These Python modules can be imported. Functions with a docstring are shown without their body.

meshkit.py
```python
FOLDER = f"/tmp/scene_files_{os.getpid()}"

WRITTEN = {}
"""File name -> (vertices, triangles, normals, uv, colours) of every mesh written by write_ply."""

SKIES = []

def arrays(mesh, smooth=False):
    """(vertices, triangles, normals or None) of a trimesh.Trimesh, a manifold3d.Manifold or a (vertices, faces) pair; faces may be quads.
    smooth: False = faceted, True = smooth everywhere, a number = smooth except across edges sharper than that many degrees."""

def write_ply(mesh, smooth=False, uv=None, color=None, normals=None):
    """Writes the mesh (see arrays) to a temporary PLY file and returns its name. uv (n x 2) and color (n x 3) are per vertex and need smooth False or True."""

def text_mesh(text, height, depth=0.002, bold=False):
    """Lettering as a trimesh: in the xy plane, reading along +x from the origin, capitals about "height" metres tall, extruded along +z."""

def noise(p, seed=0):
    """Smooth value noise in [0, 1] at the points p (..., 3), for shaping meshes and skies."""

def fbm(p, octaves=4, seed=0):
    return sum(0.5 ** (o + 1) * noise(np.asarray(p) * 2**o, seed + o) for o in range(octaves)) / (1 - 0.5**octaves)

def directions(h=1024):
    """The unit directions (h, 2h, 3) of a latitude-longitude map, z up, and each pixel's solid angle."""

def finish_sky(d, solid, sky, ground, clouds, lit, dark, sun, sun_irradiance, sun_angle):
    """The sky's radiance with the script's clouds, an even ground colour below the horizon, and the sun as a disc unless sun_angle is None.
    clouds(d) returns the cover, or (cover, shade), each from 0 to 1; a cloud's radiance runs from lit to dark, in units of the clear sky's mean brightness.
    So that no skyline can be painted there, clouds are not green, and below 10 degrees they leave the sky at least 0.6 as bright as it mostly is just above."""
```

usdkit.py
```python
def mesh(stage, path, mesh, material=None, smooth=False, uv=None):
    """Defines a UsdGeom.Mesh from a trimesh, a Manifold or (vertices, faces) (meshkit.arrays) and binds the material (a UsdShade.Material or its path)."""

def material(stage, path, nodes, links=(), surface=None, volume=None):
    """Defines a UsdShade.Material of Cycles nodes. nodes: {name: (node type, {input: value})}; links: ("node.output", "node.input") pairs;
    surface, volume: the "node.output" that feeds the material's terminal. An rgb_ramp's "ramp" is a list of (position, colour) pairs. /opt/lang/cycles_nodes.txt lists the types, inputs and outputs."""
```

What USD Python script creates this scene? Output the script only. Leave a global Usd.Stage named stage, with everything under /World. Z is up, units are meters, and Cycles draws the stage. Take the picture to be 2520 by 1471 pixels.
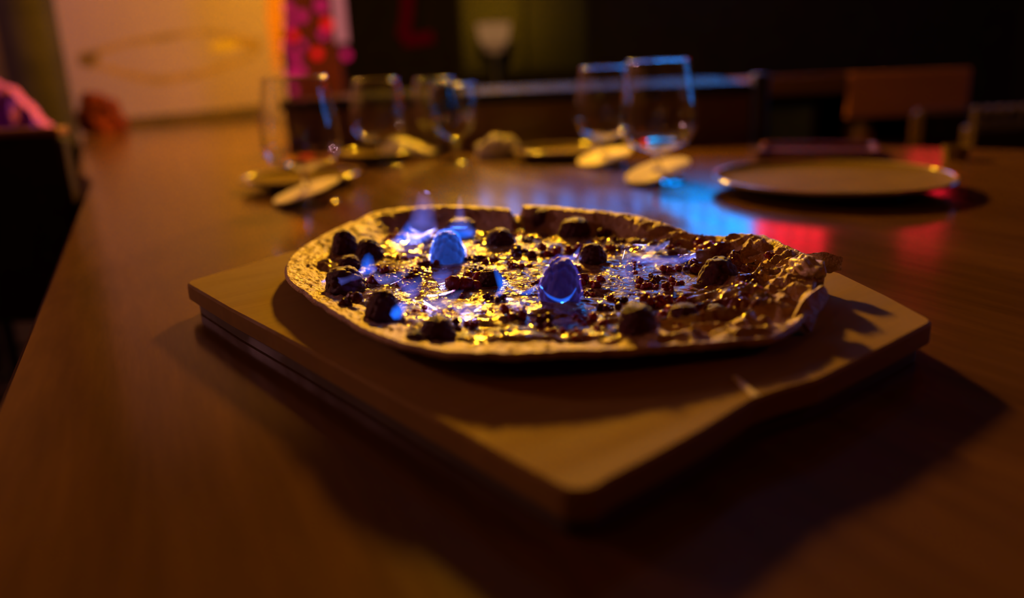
import math, random
import numpy as np, trimesh, usdkit
from meshkit import noise, fbm
from pxr import Gf, Usd, UsdGeom, UsdLux, Sdf
from shapely.geometry import Polygon, Point
from scipy.spatial import cKDTree, ConvexHull

random.seed(4); rng = np.random.default_rng(4)
stage = Usd.Stage.CreateInMemory()
UsdGeom.SetStageUpAxis(stage, 'Z'); UsdGeom.SetStageMetersPerUnit(stage, 1.0)
UsdGeom.Xform.Define(stage, '/World'); UsdGeom.Scope.Define(stage, '/World/Looks')

# ------------------------------------------------------------------ camera, ambient fill, light levels, exposure
TZ = 0.75                                   # table top
HC = 0.14                                   # lens above the table top
FPX, Y0 = 1793.6, 620.0                     # focal length and principal row in the 2520 x 1471 frame
PITCH, ROLL = math.asin(.245), math.radians(2.5)
FW = np.array([0, math.cos(PITCH), -math.sin(PITCH)]); RT = np.array([1., 0, 0]); UP = np.cross(RT, FW)
RT, UP = math.cos(ROLL) * RT - math.sin(ROLL) * UP, math.sin(ROLL) * RT + math.cos(ROLL) * UP
EYE = np.array([0, 0, TZ + HC])
cam = UsdGeom.Camera.Define(stage, '/World/camera')
M = np.eye(4); M[0, :3], M[1, :3], M[2, :3], M[3, :3] = RT, UP, -FW, EYE
cam.AddTransformOp().Set(Gf.Matrix4d(M.tolist()))
cam.CreateHorizontalApertureAttr(36.0); cam.CreateVerticalApertureAttr(36.0 * 1471 / 2520)
cam.CreateFocalLengthAttr(FPX * 36 / 2520)
cam.CreateVerticalApertureOffsetAttr(-(735.5 - Y0) * 36 / 2520)
cam.CreateClippingRangeAttr(Gf.Vec2f(.01, 60))
cam.CreateFStopAttr(2.6); cam.CreateFocusDistanceAttr(.395)
cam.CreateExposureAttr(0.0)

dome = UsdLux.DomeLight.Define(stage, '/World/added_fill_dome')
dome.CreateIntensityAttr(0.004); dome.CreateColorAttr(Gf.Vec3f(1, .55, .3))  # faint warm ambient fill, added all round

KEY = 880.; AMBER = 60.                   # lamp radiances
BLUE_TUBE = 12.5; RED_TUBE = 9.; BLUE_FLAME = 1.7

def ray(x, y): return (x - 1260) * RT - (y - Y0) * UP + FPX * FW
def G(x, y, h=0.):                          # the point at height h above the table that the photo shows at x, y
    d = ray(x, y); return EYE + d * ((TZ + h - EYE[2]) / d[2])
def at(x, y, Y):                            # the point at distance Y that the photo shows at x, y
    d = ray(x, y); return EYE + d * (Y / d[1])

# ------------------------------------------------------------------ helpers
used = {}
def numbered(parent, name):
    k = (parent, name); used[k] = used.get(k, -1) + 1
    return f'{parent}/{name}' + (f'_{used[k]:03d}' if used[k] else '')
def tag(p, label=None, cat=None, group=None, kind=None):
    for k, v in (('label', label), ('category', cat), ('group', group), ('kind', kind)):
        if v: p.SetCustomDataByKey(k, v)
def thing(name, label, cat, loc=(0, 0, 0), rz=0., group=None, kind=None):
    path = numbered('/World', name)
    x = UsdGeom.Xform.Define(stage, path); x.AddTranslateOp().Set(Gf.Vec3d(*map(float, loc)))
    if rz: x.AddRotateZOp().Set(float(rz))
    tag(x.GetPrim(), label, cat, group, kind); return path
def outward(m):
    if m.volume < 0: m = m.copy(); m.invert()
    return m
def part(parent, name, mesh, mat, smooth=30, label=None, kind=None):
    mesh = outward(mesh)
    path = numbered(parent, name)
    m = usdkit.mesh(stage, path, mesh, mats[mat], smooth); tag(m.GetPrim(), label, None, None, kind); return path
def struct(name, mesh, mat, smooth=False):
    path = numbered('/World', name); m = usdkit.mesh(stage, path, mesh, mats[mat], smooth)
    tag(m.GetPrim(), None, None, None, 'structure'); return path
def solo(name, mesh, mat, label, cat, group=None, kind=None, smooth=30):
    c = (mesh.bounds[0] + mesh.bounds[1]) / 2; c[2] = mesh.bounds[0][2]
    mesh = outward(mesh).copy(); mesh.apply_translation(-c)
    path = numbered('/World', name); m = usdkit.mesh(stage, path, mesh, mats[mat], smooth)
    m.AddTranslateOp().Set(Gf.Vec3d(*c.tolist())); tag(m.GetPrim(), label, cat, group, kind); return path

def join(*ms): return trimesh.util.concatenate([m for x in ms for m in (x if isinstance(x, (list, tuple)) else [x])])
def box(x0, x1, y0, y1, z0, z1, c=0.):
    if c <= 0:
        m = trimesh.creation.box([x1 - x0, y1 - y0, z1 - z0]); m.apply_translation([(x0 + x1) / 2, (y0 + y1) / 2, (z0 + z1) / 2]); return m
    pts = []
    for a in range(3):
        i = [c, c, c]; i[a] = 0
        for s in np.ndindex(2, 2, 2):
            pts.append([(x0 + i[0], x1 - i[0])[s[0]], (y0 + i[1], y1 - i[1])[s[1]], (z0 + i[2], z1 - i[2])[s[2]]])
    return trimesh.convex.convex_hull(np.array(pts))
def lathe(prof, n=64): return trimesh.creation.revolve(np.array(prof, float), sections=n)
def tube(pts, r, n=10):
    p = np.asarray(pts, float); rr = np.broadcast_to(r, (len(p),)); t = np.gradient(p, axis=0); t /= np.linalg.norm(t, axis=1, keepdims=True)
    a = np.array([0, 0, 1.]) if abs(t[0][2]) < .9 else np.array([1., 0, 0])
    V, Fc = [], []
    for i in range(len(p)):
        a = a - t[i] * (a @ t[i]); a /= np.linalg.norm(a); b = np.cross(t[i], a)
        for k in range(n):
            w = 2 * math.pi * k / n; V.append(p[i] + rr[i] * (math.cos(w) * a + math.sin(w) * b))
    for i in range(len(p) - 1):
        for k in range(n):
            q = [i * n + k, i * n + (k + 1) % n, (i + 1) * n + (k + 1) % n, (i + 1) * n + k]; Fc += [[q[0], q[1], q[2]], [q[0], q[2], q[3]]]
    V += [p[0], p[-1]]; e = len(V)
    for k in range(n): Fc += [[e - 2, (k + 1) % n, k], [e - 1, (len(p) - 1) * n + k, (len(p) - 1) * n + (k + 1) % n]]
    return trimesh.Trimesh(np.array(V), np.array(Fc), process=False)
def moved(m, t): m = m.copy(); m.apply_translation(t); return m
def rotated(m, deg, ax, pt=None): m = m.copy(); m.apply_transform(trimesh.transformations.rotation_matrix(math.radians(deg), ax, pt)); return m
def extrude(poly, h, z=0.):
    m = trimesh.creation.extrude_polygon(poly, h, engine='earcut'); m.apply_translation([0, 0, z]); return m
def bevel_slab(pts, z0, z1, c, rnd=0.):
    """A slab with an outline, rounded corners and chamfered top and bottom edges."""
    pg = Polygon(pts)
    if rnd: pg = pg.buffer(-rnd).buffer(2 * rnd, quad_segs=12).buffer(-rnd, quad_segs=12)
    pg = pg.simplify(.0002)
    ring = np.array(pg.exterior.coords)[:-1]
    if Polygon(ring).exterior.is_ccw is False: ring = ring[::-1]
    d = np.roll(ring, -1, 0) - ring; d /= np.linalg.norm(d, axis=1, keepdims=True); nn = np.stack([d[:, 1], -d[:, 0]], 1)
    b = nn + np.roll(nn, 1, 0); b /= np.maximum((b * nn).sum(1, keepdims=True), .5)
    inn = ring - b * c; n = len(ring)
    L = [(inn, z0), (ring, z0 + c), (ring, z1 - c), (inn, z1)]
    V = np.vstack([np.column_stack([p, np.full(n, z)]) for p, z in L]); Fc = []
    for l in range(3):
        for k in range(n):
            a, b2 = l * n + k, l * n + (k + 1) % n; Fc += [[a, b2, b2 + n], [a, b2 + n, a + n]]
    tv, tf = trimesh.creation.triangulate_polygon(Polygon(inn), engine='earcut')
    idx = cKDTree(inn).query(tv)[1]
    for f in tf:
        f = idx[f]
        A = np.cross(inn[f[1]] - inn[f[0]], inn[f[2]] - inn[f[0]])
        f = f if A > 0 else f[::-1]
        Fc += [list(f + 3 * n), list(f[::-1])]
    return trimesh.Trimesh(V, np.array(Fc), process=False)

# ------------------------------------------------------------------ materials
mats = {}
def mat(name, nodes, links=(), surface='p.BSDF', volume=None):
    mats[name] = usdkit.material(stage, '/World/Looks/' + name, nodes, links, surface=surface, volume=volume)
def plain(name, col, rough=.6, var=.25, scale=12., bump=0., bscale=60., **kw):
    c = np.array(col, float)
    nodes = {'t': ('texture_coordinate', {}), 'n': ('noise_texture', {'scale': scale, 'detail': 4.}),
             'r': ('rgb_ramp', {'ramp': [(.3, tuple(c * (1 - var))), (.7, tuple(np.minimum(c * (1 + var), 1)))]}),
             'p': ('principled_bsdf', {'roughness': rough, **kw})}
    links = [('t.object', 'n.vector'), ('n.fac', 'r.fac'), ('r.color', 'p.base_color')]
    if bump:
        nodes['n2'] = ('noise_texture', {'scale': bscale, 'detail': 5.}); nodes['b'] = ('bump', {'strength': 1., 'distance': bump})
        links += [('t.object', 'n2.vector'), ('n2.fac', 'b.height'), ('b.normal', 'p.normal')]
    mat(name, nodes, links)
def wood(name, dark, light, rz, stretch, rough, bump=.0003, scale=1., **kw):
    """Wood with its grain running along +x turned by rz degrees."""
    nodes = {'t': ('geometry', {}), 'm0': ('mapping', {'mapping_type': 'point', 'rotation': (0, 0, math.radians(-rz))}),
             'm': ('mapping', {'mapping_type': 'point', 'scale': (scale * stretch, scale, scale)}),
             'n': ('noise_texture', {'scale': 14., 'detail': 6., 'roughness': .6, 'distortion': .6}),
             'n2': ('noise_texture', {'scale': 90., 'detail': 4., 'roughness': .6}),
             'x': ('mix', {'mix_type': 'mix', 'fac': .4}),
             'r': ('rgb_ramp', {'ramp': [(.3, dark), (.52, tuple((np.array(dark) + np.array(light)) / 2)), (.72, light)]}),
             'b': ('bump', {'strength': 1., 'distance': bump}),
             'rr': ('map_range', {'from_min': .3, 'from_max': .7, 'to_min': rough * .8, 'to_max': rough * 1.25}),
             'p': ('principled_bsdf', {**kw})}
    mat(name, nodes, [('t.position', 'm0.vector'), ('m0.vector', 'm.vector'), ('m.vector', 'n.vector'), ('m.vector', 'n2.vector'), ('n.color', 'x.color1'), ('n2.color', 'x.color2'),
                      ('x.color', 'r.fac'), ('r.color', 'p.base_color'), ('x.color', 'b.height'), ('b.normal', 'p.normal'), ('n.fac', 'rr.value'), ('rr.result', 'p.roughness')])
def emit(name, col, s): mat(name, {'e': ('emission', {'color': col, 'strength': s})}, surface='e.emission')

GRAIN = math.degrees(math.atan2(.896, -.444))
wood('table_wood', (.055, .023, .004), (.18, .084, .014), GRAIN, .12, .17, .00012)
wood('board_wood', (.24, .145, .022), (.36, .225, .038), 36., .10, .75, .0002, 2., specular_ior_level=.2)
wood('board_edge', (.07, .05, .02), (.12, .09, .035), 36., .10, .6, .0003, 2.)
wood('panel_wood', (.05, .018, .007), (.11, .04, .014), 0., .15, .45)
wood('shelf_wood', (.05, .018, .007), (.12, .04, .015), 0., .15, .7)
wood('drawer_wood', (.22, .07, .02), (.36, .12, .035), 0., .15, .8)
wood('slat_wood', (.025, .011, .004), (.05, .022, .008), 90., .15, .5)
plain('counter_top', (.02, .02, .035), .18, .1, specular_ior_level=.3)
plain('dark_wall', (.006, .004, .0045), .7, specular_ior_level=.05)
plain('warm_wall', (.22, .12, .04), .7, .1, 2.)
plain('floor_tile', (.03, .018, .012), .4)
plain('ceiling_paint', (.035, .025, .02), .8)
plain('cream_board', (.24, .155, .42), .55, .06, 3.)
plain('painted_orange_glow', (.40, .13, .01), .6, .1)  # lamp glow on the cream panel, put into the colour
plain('brown_print', (.22, .12, .10), .6, .3, 9.)
plain('olive_print', (.40, .27, .04), .6, .2, 9.)
plain('dark_strip', (.06, .025, .02), .6)
plain('garland_cloth', (.06, .003, .012), .9)
plain('red_cloth', (.13, .007, .010), .8, .3, 20.)
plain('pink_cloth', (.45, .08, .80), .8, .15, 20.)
plain('leather', (.024, .008, .004), .62, .3, 30., .0004, 200., specular_ior_level=.15)
plain('chair_trim', (.22, .075, .02), .4)
plain('column_paint', (.035, .026, .022), .7, specular_ior_level=.1)
plain('dark_frame', (.006, .006, .007), .6, specular_ior_level=.05)
plain('black_metal', (.012, .011, .011), .4)
plain('glaze', (.17, .115, .016), .6, .12, 20., specular_ior_level=.02)
plain('rim_glaze', (.40, .33, .17), .10, .12, 20., specular_ior_level=.7)
plain('plate_foot', (.10, .085, .06), .5)
plain('paper', (.74, .66, .50), .75, .08, 30.)
plain('napkin', (.72, .70, .68), .85, .06, 30.)
plain('green_print', (.22, .60, .60), .7, .35, 7.)
plain('yellow_print', (.75, .50, .04), .7, .2, 20.)
plain('grey_glass', (.002, .004, .008), .35, .5, 2., specular_ior_level=.12)
plain('brass', (.5, .3, .1), .3, .1, metallic=1.)
plain('tray_red', (.08, .008, .006), .5, .3)
mat('clear_glass', {'p': ('principled_bsdf', {'base_color': (1, 1, 1), 'roughness': .0, 'ior': 1.5, 'transmission_weight': 1.})})
mat('bowl_glass', {'ge': ('geometry', {}), 'io': ('map_range', {'from_min': 0., 'from_max': 1., 'to_min': 1.5, 'to_max': .6667}), 'f': ('fresnel', {}), 't': ('transparent_bsdf', {'color': (.985, .985, .985)}), 'g': ('glossy_bsdf', {'color': (1, 1, 1), 'roughness': .03}), 'x': ('mix_closure', {})},
    [('ge.backfacing', 'io.value'), ('io.result', 'f.IOR'), ('f.fac', 'x.fac'), ('t.BSDF', 'x.closure1'), ('g.BSDF', 'x.closure2')], surface='x.closure')
mat('white_wine', {'p': ('principled_bsdf', {'base_color': (.93, .95, .70), 'roughness': .0, 'ior': 1.34, 'transmission_weight': 1.})})
mat('amber_wine', {'p': ('principled_bsdf', {'base_color': (.95, .72, .28), 'roughness': .0, 'ior': 1.34, 'transmission_weight': 1.})})
mat('berry', {'t': ('texture_coordinate', {}), 'n': ('noise_texture', {'scale': 220., 'detail': 4.}),
              'r': ('rgb_ramp', {'ramp': [(.35, (.055, .004, .006)), (.7, (.13, .010, .012))]}), 'b': ('bump', {'strength': .7, 'distance': .0006}),
              'p': ('principled_bsdf', {'roughness': .34, 'specular_ior_level': .35})},
    [('t.object', 'n.vector'), ('n.fac', 'r.fac'), ('r.color', 'p.base_color'), ('n.fac', 'b.height'), ('b.normal', 'p.normal')])
mat('berry_flesh', {'t': ('texture_coordinate', {}), 'n': ('noise_texture', {'scale': 150., 'detail': 4.}),
              'r': ('rgb_ramp', {'ramp': [(.35, (.17, .010, .012)), (.7, (.42, .030, .022))]}), 'b': ('bump', {'strength': .7, 'distance': .0006}),
              'p': ('principled_bsdf', {'roughness': .3})},
    [('t.object', 'n.vector'), ('n.fac', 'r.fac'), ('r.color', 'p.base_color'), ('n.fac', 'b.height'), ('b.normal', 'p.normal')])
mat('crust', {'g': ('geometry', {}), 'n': ('noise_texture', {'scale': 70., 'detail': 5., 'roughness': .65}), 'n2': ('noise_texture', {'scale': 650., 'detail': 4.}),
              'r': ('rgb_ramp', {'ramp': [(.30, (.16, .07, .022)), (.45, (.42, .25, .10)), (.7, (.60, .43, .22))]}), 'b': ('bump', {'strength': 1., 'distance': .0012}),
              'p': ('principled_bsdf', {'roughness': .45})},
    [('g.position', 'n.vector'), ('g.position', 'n2.vector'), ('n.fac', 'r.fac'), ('r.color', 'p.base_color'), ('n2.fac', 'b.height'), ('b.normal', 'p.normal')])
mat('dough', {'g': ('geometry', {}), 'n': ('noise_texture', {'scale': 160., 'detail': 4.}),
              'r': ('rgb_ramp', {'ramp': [(.3, (.55, .40, .22)), (.7, (.80, .68, .50))]}), 'b': ('bump', {'strength': .6, 'distance': .0006}),
              'p': ('principled_bsdf', {'roughness': .4})},
    [('g.position', 'n.vector'), ('n.fac', 'r.fac'), ('r.color', 'p.base_color'), ('n.fac', 'b.height'), ('b.normal', 'p.normal')])
mat('cream', {'g': ('geometry', {}), 'm': ('mapping', {'mapping_type': 'point', 'scale': (.55, 1., 1.)}),
              'n': ('noise_texture', {'scale': 62., 'detail': 5., 'roughness': .6, 'distortion': .8}),
              'w': ('noise_texture', {'scale': 330., 'detail': 2.5, 'roughness': .55, 'distortion': 1.6}),
              'h': ('noise_texture', {'scale': 48., 'detail': 2.}),
              'r': ('rgb_ramp', {'ramp': [(.36, (.10, .008, .010)), (.44, (.20, .06, .03)), (.53, (.34, .24, .12)), (.7, (.50, .40, .22))]}),
              'k': ('map_range', {'from_min': .40, 'from_max': .60, 'to_min': .10, 'to_max': 1.1, 'clamp': True}), 'q': ('math', {'math_type': 'multiply'}),
              'b': ('bump', {'strength': 1., 'distance': .0021}),
              'rr': ('map_range', {'from_min': .35, 'from_max': .65, 'to_min': .045, 'to_max': .10}),
              'p': ('principled_bsdf', {'specular_ior_level': .65})},
    [('g.position', 'm.vector'), ('g.position', 'n.vector'), ('m.vector', 'w.vector'), ('g.position', 'h.vector'), ('n.fac', 'r.fac'), ('r.color', 'p.base_color'),
     ('w.fac', 'q.value1'), ('h.fac', 'k.value'), ('k.result', 'q.value2'), ('q.value', 'b.height'), ('b.normal', 'p.normal'), ('h.fac', 'rr.value'), ('rr.result', 'p.roughness')])
def flame_mat(name, col, strength):
    mat(name, {'e': ('principled_volume', {'density': 0., 'emission_color': col, 'emission_strength': strength * BLUE_FLAME})}, surface=None, volume='e.volume')
flame_mat('flame_blue', (.012, .14, 1.), 240.)
flame_mat('flame_violet', (.16, .20, 1.), 75.)
flame_mat('flame_cloak', (.03, .15, 1.), 95.)
flame_mat('flame_veil', (.12, .10, 1.), 22.)
flame_mat('flame_pale', (.22, .27, 1.), 40.)
emit('amber_bulb', (1., .45, .010), KEY)
emit('amber_globe', (1., .42, .09), AMBER)
emit('orange_fill_globe', (1., .24, .015), 8.)  # added warm fill from behind the camera
emit('crimson_fill_globe', (1., .12, .015), 12.)  # added reddish fill from the right of the camera
emit('rose_bulb', (1., .40, .45), 170.)
emit('blue_tube', (.0, .28, 1.), BLUE_TUBE)
emit('dim_blue_tube', (.03, .25, 1.), BLUE_TUBE * .5)
emit('red_tube', (1., .012, .03), RED_TUBE)
emit('dim_red_tube', (.22, .0, .004), .16)
emit('pink_led', (1., .02, .16), .45)
emit('red_led', (1., .012, .01), .8)
emit('pale_pink_led', (.75, .2, .2), .5)
emit('lamp_paper', (.62, .28, .10), .36)
emit('lamp_paper_low', (.40, .17, .06), .3)

# ------------------------------------------------------------------ the room
X0, X1, YA, YB, ZC = -2.6, 3.0, -1.6, 4.4, 2.7
struct('floor', box(X0 - .1, X1 + .1, YA - .1, YB + .1, -.1, 0), 'floor_tile')
struct('ceiling', box(X0 - .1, X1 + .1, YA - .1, YB + .1, ZC, ZC + .1), 'ceiling_paint')
struct('wall_back', box(X0, X1, YB, YB + .1, 0, ZC), 'dark_wall')
struct('wall_left', box(X0 - .1, X0, YA, YB, 0, ZC), 'warm_wall')
struct('wall_right', box(X1, X1 + .1, YA, YB, 0, ZC), 'dark_wall')
struct('wall_front', box(X0, X1, YA - .1, YA, 0, ZC), 'dark_wall')
struct('baseboard_back', box(X0, X1, YB - .015, YB, 0, .1, .004), 'black_metal')

# ------------------------------------------------------------------ table and raised counter
A0, U = np.array([-.246, .322]), np.array([-.444, .896])
pt = lambda t: tuple(A0 + U * t)
t_ = thing('table', 'long glossy reddish-brown wooden table holding the flaming tart board, glasses and plates', 'table', (-.2, .9, 0))
tl = np.array([[*pt(-.55)], [.95, -.17], [.95, .80], [.43, 1.235], [-.43, 1.383], [-.60, 2.905], [-1.30, 2.555], G(205, 330)[:2], G(190, 425)[:2], [*pt(.868)]])
tl_l = tl - [-.2, .9]
part(t_, 'tabletop', bevel_slab(tl_l, TZ - .045, TZ, .003), 'table_wood')
for (x, y) in ((.05, -.05), (.85, -.05), (.36, 1.1), (-.30, .72), (-1.2, 2.4), (-.68, 2.7)):
    part(t_, 'leg', box(x + .2 - .035, x + .2 + .035, y - .9 - .035, y - .9 + .035, 0, TZ - .045, .004), 'panel_wood')
pl, pr = G(870, 374), G(1845, 347)
dirp = (pr - pl)[:2] / np.linalg.norm((pr - pl)[:2]); ang = math.degrees(math.atan2(dirp[1], dirp[0]))
lx = np.linalg.norm((pr - pl)[:2])
c_ = thing('bar_counter', 'raised bar counter with brown wood front and pale glossy top behind the table', 'counter', (pl[0], pl[1] + .003, 0), ang)
part(c_, 'front_panel', box(-.13, lx, .003, .025, 0, TZ + .080, .002), 'panel_wood', label='plain brown wood front panel')
part(c_, 'body', box(-.125, lx - .005, .025, .46, 0, TZ + .080), 'black_metal')
part(c_, 'counter_top', box(-.135, lx + .002, -.004, .50, TZ + .080, TZ + .098, .003), 'counter_top', label='pale grey glossy worktop slab')
part(c_, 'end_post', box(lx + .004, lx + .03, -.005, .035, 0, TZ + .112, .003), 'black_metal', label='black square end post')

# ------------------------------------------------------------------ serving board
HB = .020
outl = [(453, 694), (560, 757), (696, 828), (880, 928), (1110, 1052), (1250, 1131), (1431, 1228), (1496, 1182), (1606, 1126), (1690, 1081), (1736, 1055), (1802, 1014), (1845, 988), (1872, 976), (1933, 956),
        (2016, 933), (2101, 892), (2195, 845), (2300, 790), (2180, 725), (2068, 671), (1960, 645), (1700, 612), (1500, 575), (1200, 566), (1000, 572), (850, 592), (706, 621)]
bp = np.array([G(x, y, HB)[:2] for x, y in outl])
bc = bp.mean(0)
b_ = thing('serving_board', 'pale wooden serving board with rounded corners under the flaming tart', 'serving board', (*bc, TZ))
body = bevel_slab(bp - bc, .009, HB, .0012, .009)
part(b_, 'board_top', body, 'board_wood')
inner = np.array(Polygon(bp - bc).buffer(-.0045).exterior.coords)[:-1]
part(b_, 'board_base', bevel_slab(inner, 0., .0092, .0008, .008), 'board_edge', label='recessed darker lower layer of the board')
h1, h2 = G(1808, 928, HB)[:2] - bc, G(1862, 976, HB)[:2] - bc
part(b_, 'pale_sliver', tube([[*h1, HB - .0012], [*((h1 + h2) / 2), HB - .0010], [*h2, HB - .0012]], .002, 8), 'paper', label='short pale sliver near the board edge')  # short pale sliver set into the board top

# ------------------------------------------------------------------ the tart
rim = [(705, 668, 12), (712, 640, 12), (740, 610, 12), (780, 585, 13), (830, 560, 14), (880, 540, 15), (920, 522, 16), (970, 513, 17), (1030, 508, 18), (1100, 506, 19), (1180, 508, 19), (1255, 514, 19),
       (1264, 531, 10), (1278, 531, 10), (1286, 505, 19), (1350, 507, 19), (1440, 515, 19), (1550, 527, 18), (1600, 540, 17), (1650, 555, 15), (1700, 575, 12), (1745, 582, 11), (1790, 580, 14), (1830, 573, 17),
       (1880, 578, 18), (1930, 600, 18), (1975, 622, 16), (2005, 640, 15), (2010, 665, 14), (2000, 700, 12), (1990, 740, 11), (1975, 780, 10), (1955, 800, 9.5), (1900, 830, 9), (1770, 840, 10), (1600, 850, 12),
       (1400, 860, 13.5), (1200, 866, 14), (1100, 862, 13), (1000, 845, 13), (930, 822, 13), (860, 785, 12), (800, 750, 12), (750, 715, 12), (715, 690, 12)]
RP = np.array([G(x, y, HB + h / 1000) for x, y, h in rim]); RH = np.array([h / 1000 for *_, h in rim])
TC = np.array([.011, .417])
ra = np.unwrap(np.arctan2(RP[:, 1] - TC[1], RP[:, 0] - TC[0])); rr_ = np.hypot(RP[:, 0] - TC[0], RP[:, 1] - TC[1])
o = np.argsort(ra % (2 * math.pi)); ra, rr_, RH = (ra % (2 * math.pi))[o], rr_[o], RH[o]
ra3 = np.concatenate([ra - 2 * math.pi, ra, ra + 2 * math.pi]); rr3, rh3 = np.tile(rr_, 3), np.tile(RH, 3)
def rimR(a): return np.interp(a % (2 * math.pi), ra3, rr3)
def rimH(a): return np.interp(a % (2 * math.pi), ra3, rh3)
sm = lambda a, b, x: (lambda t: t * t * (3 - 2 * t))(np.clip((x - a) / (b - a), 0, 1))
THK = .0034
def crust_top(x, y):
    dx, dy = x - TC[0], y - TC[1]; a = np.arctan2(dy, dx); s = np.hypot(dx, dy) / rimR(a); H = rimH(a)
    back = sm(.2, .9, np.sin(a))                                      # the back rim stands up, the front is dished
    prof = (1 - back) * np.clip((s - .62) / .38, 0, 1) ** 1.7 + back * sm(.80, .97, s)
    z = THK + prof * (H - THK)
    q = np.stack([x, y, np.zeros_like(x)], -1)
    right = sm(.55, .85, s) * sm(.35, .85, np.cos(a + .35))
    z = z + (fbm(q * 45, 3, 3) - .5) * .005 * sm(.12, .5, s) * (1 - .8 * sm(.9, 1., s)) + right * (.5 - np.abs(fbm(q * np.array([42, 80, 1]), 3, 9) - .5) * 4) * .011 * (1 - sm(.93, 1., s))
    z = z + (fbm(q * 380, 2, 5) - .5) * .0022 * sm(.72, .86, s) * (1 - .5 * sm(.96, 1., s))
    return np.maximum(z, .0015)
NA, NR = 720, 90
A_ = np.linspace(0, 2 * math.pi, NA, endpoint=False); S_ = np.concatenate([np.linspace(0.004, .7, 34), np.linspace(.71, 1., NR - 34)])
def polar(fn, S, thick):
    aa, ss = np.meshgrid(A_, S, indexing='ij'); R = rimR(aa) * ss
    x, y = TC[0] + R * np.cos(aa), TC[1] + R * np.sin(aa); z = fn(x, y)
    n = len(S)
    top = np.stack([x - TC[0], y - TC[1], z], -1).reshape(-1, 3)
    bot = top - np.array([0, 0, 1]) * thick; bot[:, 2] = np.maximum(bot[:, 2], 0.)
    edge = np.stack([(x[:, -1] - TC[0]) + .0012 * np.cos(A_), (y[:, -1] - TC[1]) + .0012 * np.sin(A_), z[:, -1] - thick / 2], -1)
    i, j = np.meshgrid(np.arange(NA), np.arange(n - 1), indexing='ij'); i2 = (i + 1) % NA
    q = np.stack([i * n + j, i * n + j + 1, i2 * n + j + 1, i2 * n + j], -1).reshape(-1, 4)
    k = np.arange(NA); k2 = (k + 1) % NA; N = NA * n; e = 2 * N
    q2 = np.stack([k * n + n - 1, e + k, e + k2, k2 * n + n - 1], -1); q3 = np.stack([e + k, N + k * n + n - 1, N + k2 * n + n - 1, e + k2], -1)
    Q = np.vstack([q, q[:, ::-1] + N, q2, q3]); T = np.vstack([Q[:, [0, 1, 2]], Q[:, [0, 2, 3]]])
    c = np.stack([k * n, k2 * n, np.full(NA, e + NA)], -1); c2 = np.stack([N + k2 * n, N + k * n, np.full(NA, e + NA + 1)], -1)
    V = np.vstack([top, bot, edge, [[0, 0, top[::n, 2].mean()]], [[0, 0, max(0, top[::n, 2].mean() - thick)]]])
    return trimesh.Trimesh(V, np.vstack([T, c, c2]), process=False)
tart = thing('tart', 'thin round flambeed tart with cream, raspberries and ragged browned rim on the wooden board', 'tart', (*TC, TZ + HB))
part(tart, 'crust', polar(crust_top, S_, THK), 'crust', True, 'thin browned crust with a raised ragged rim')
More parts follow.
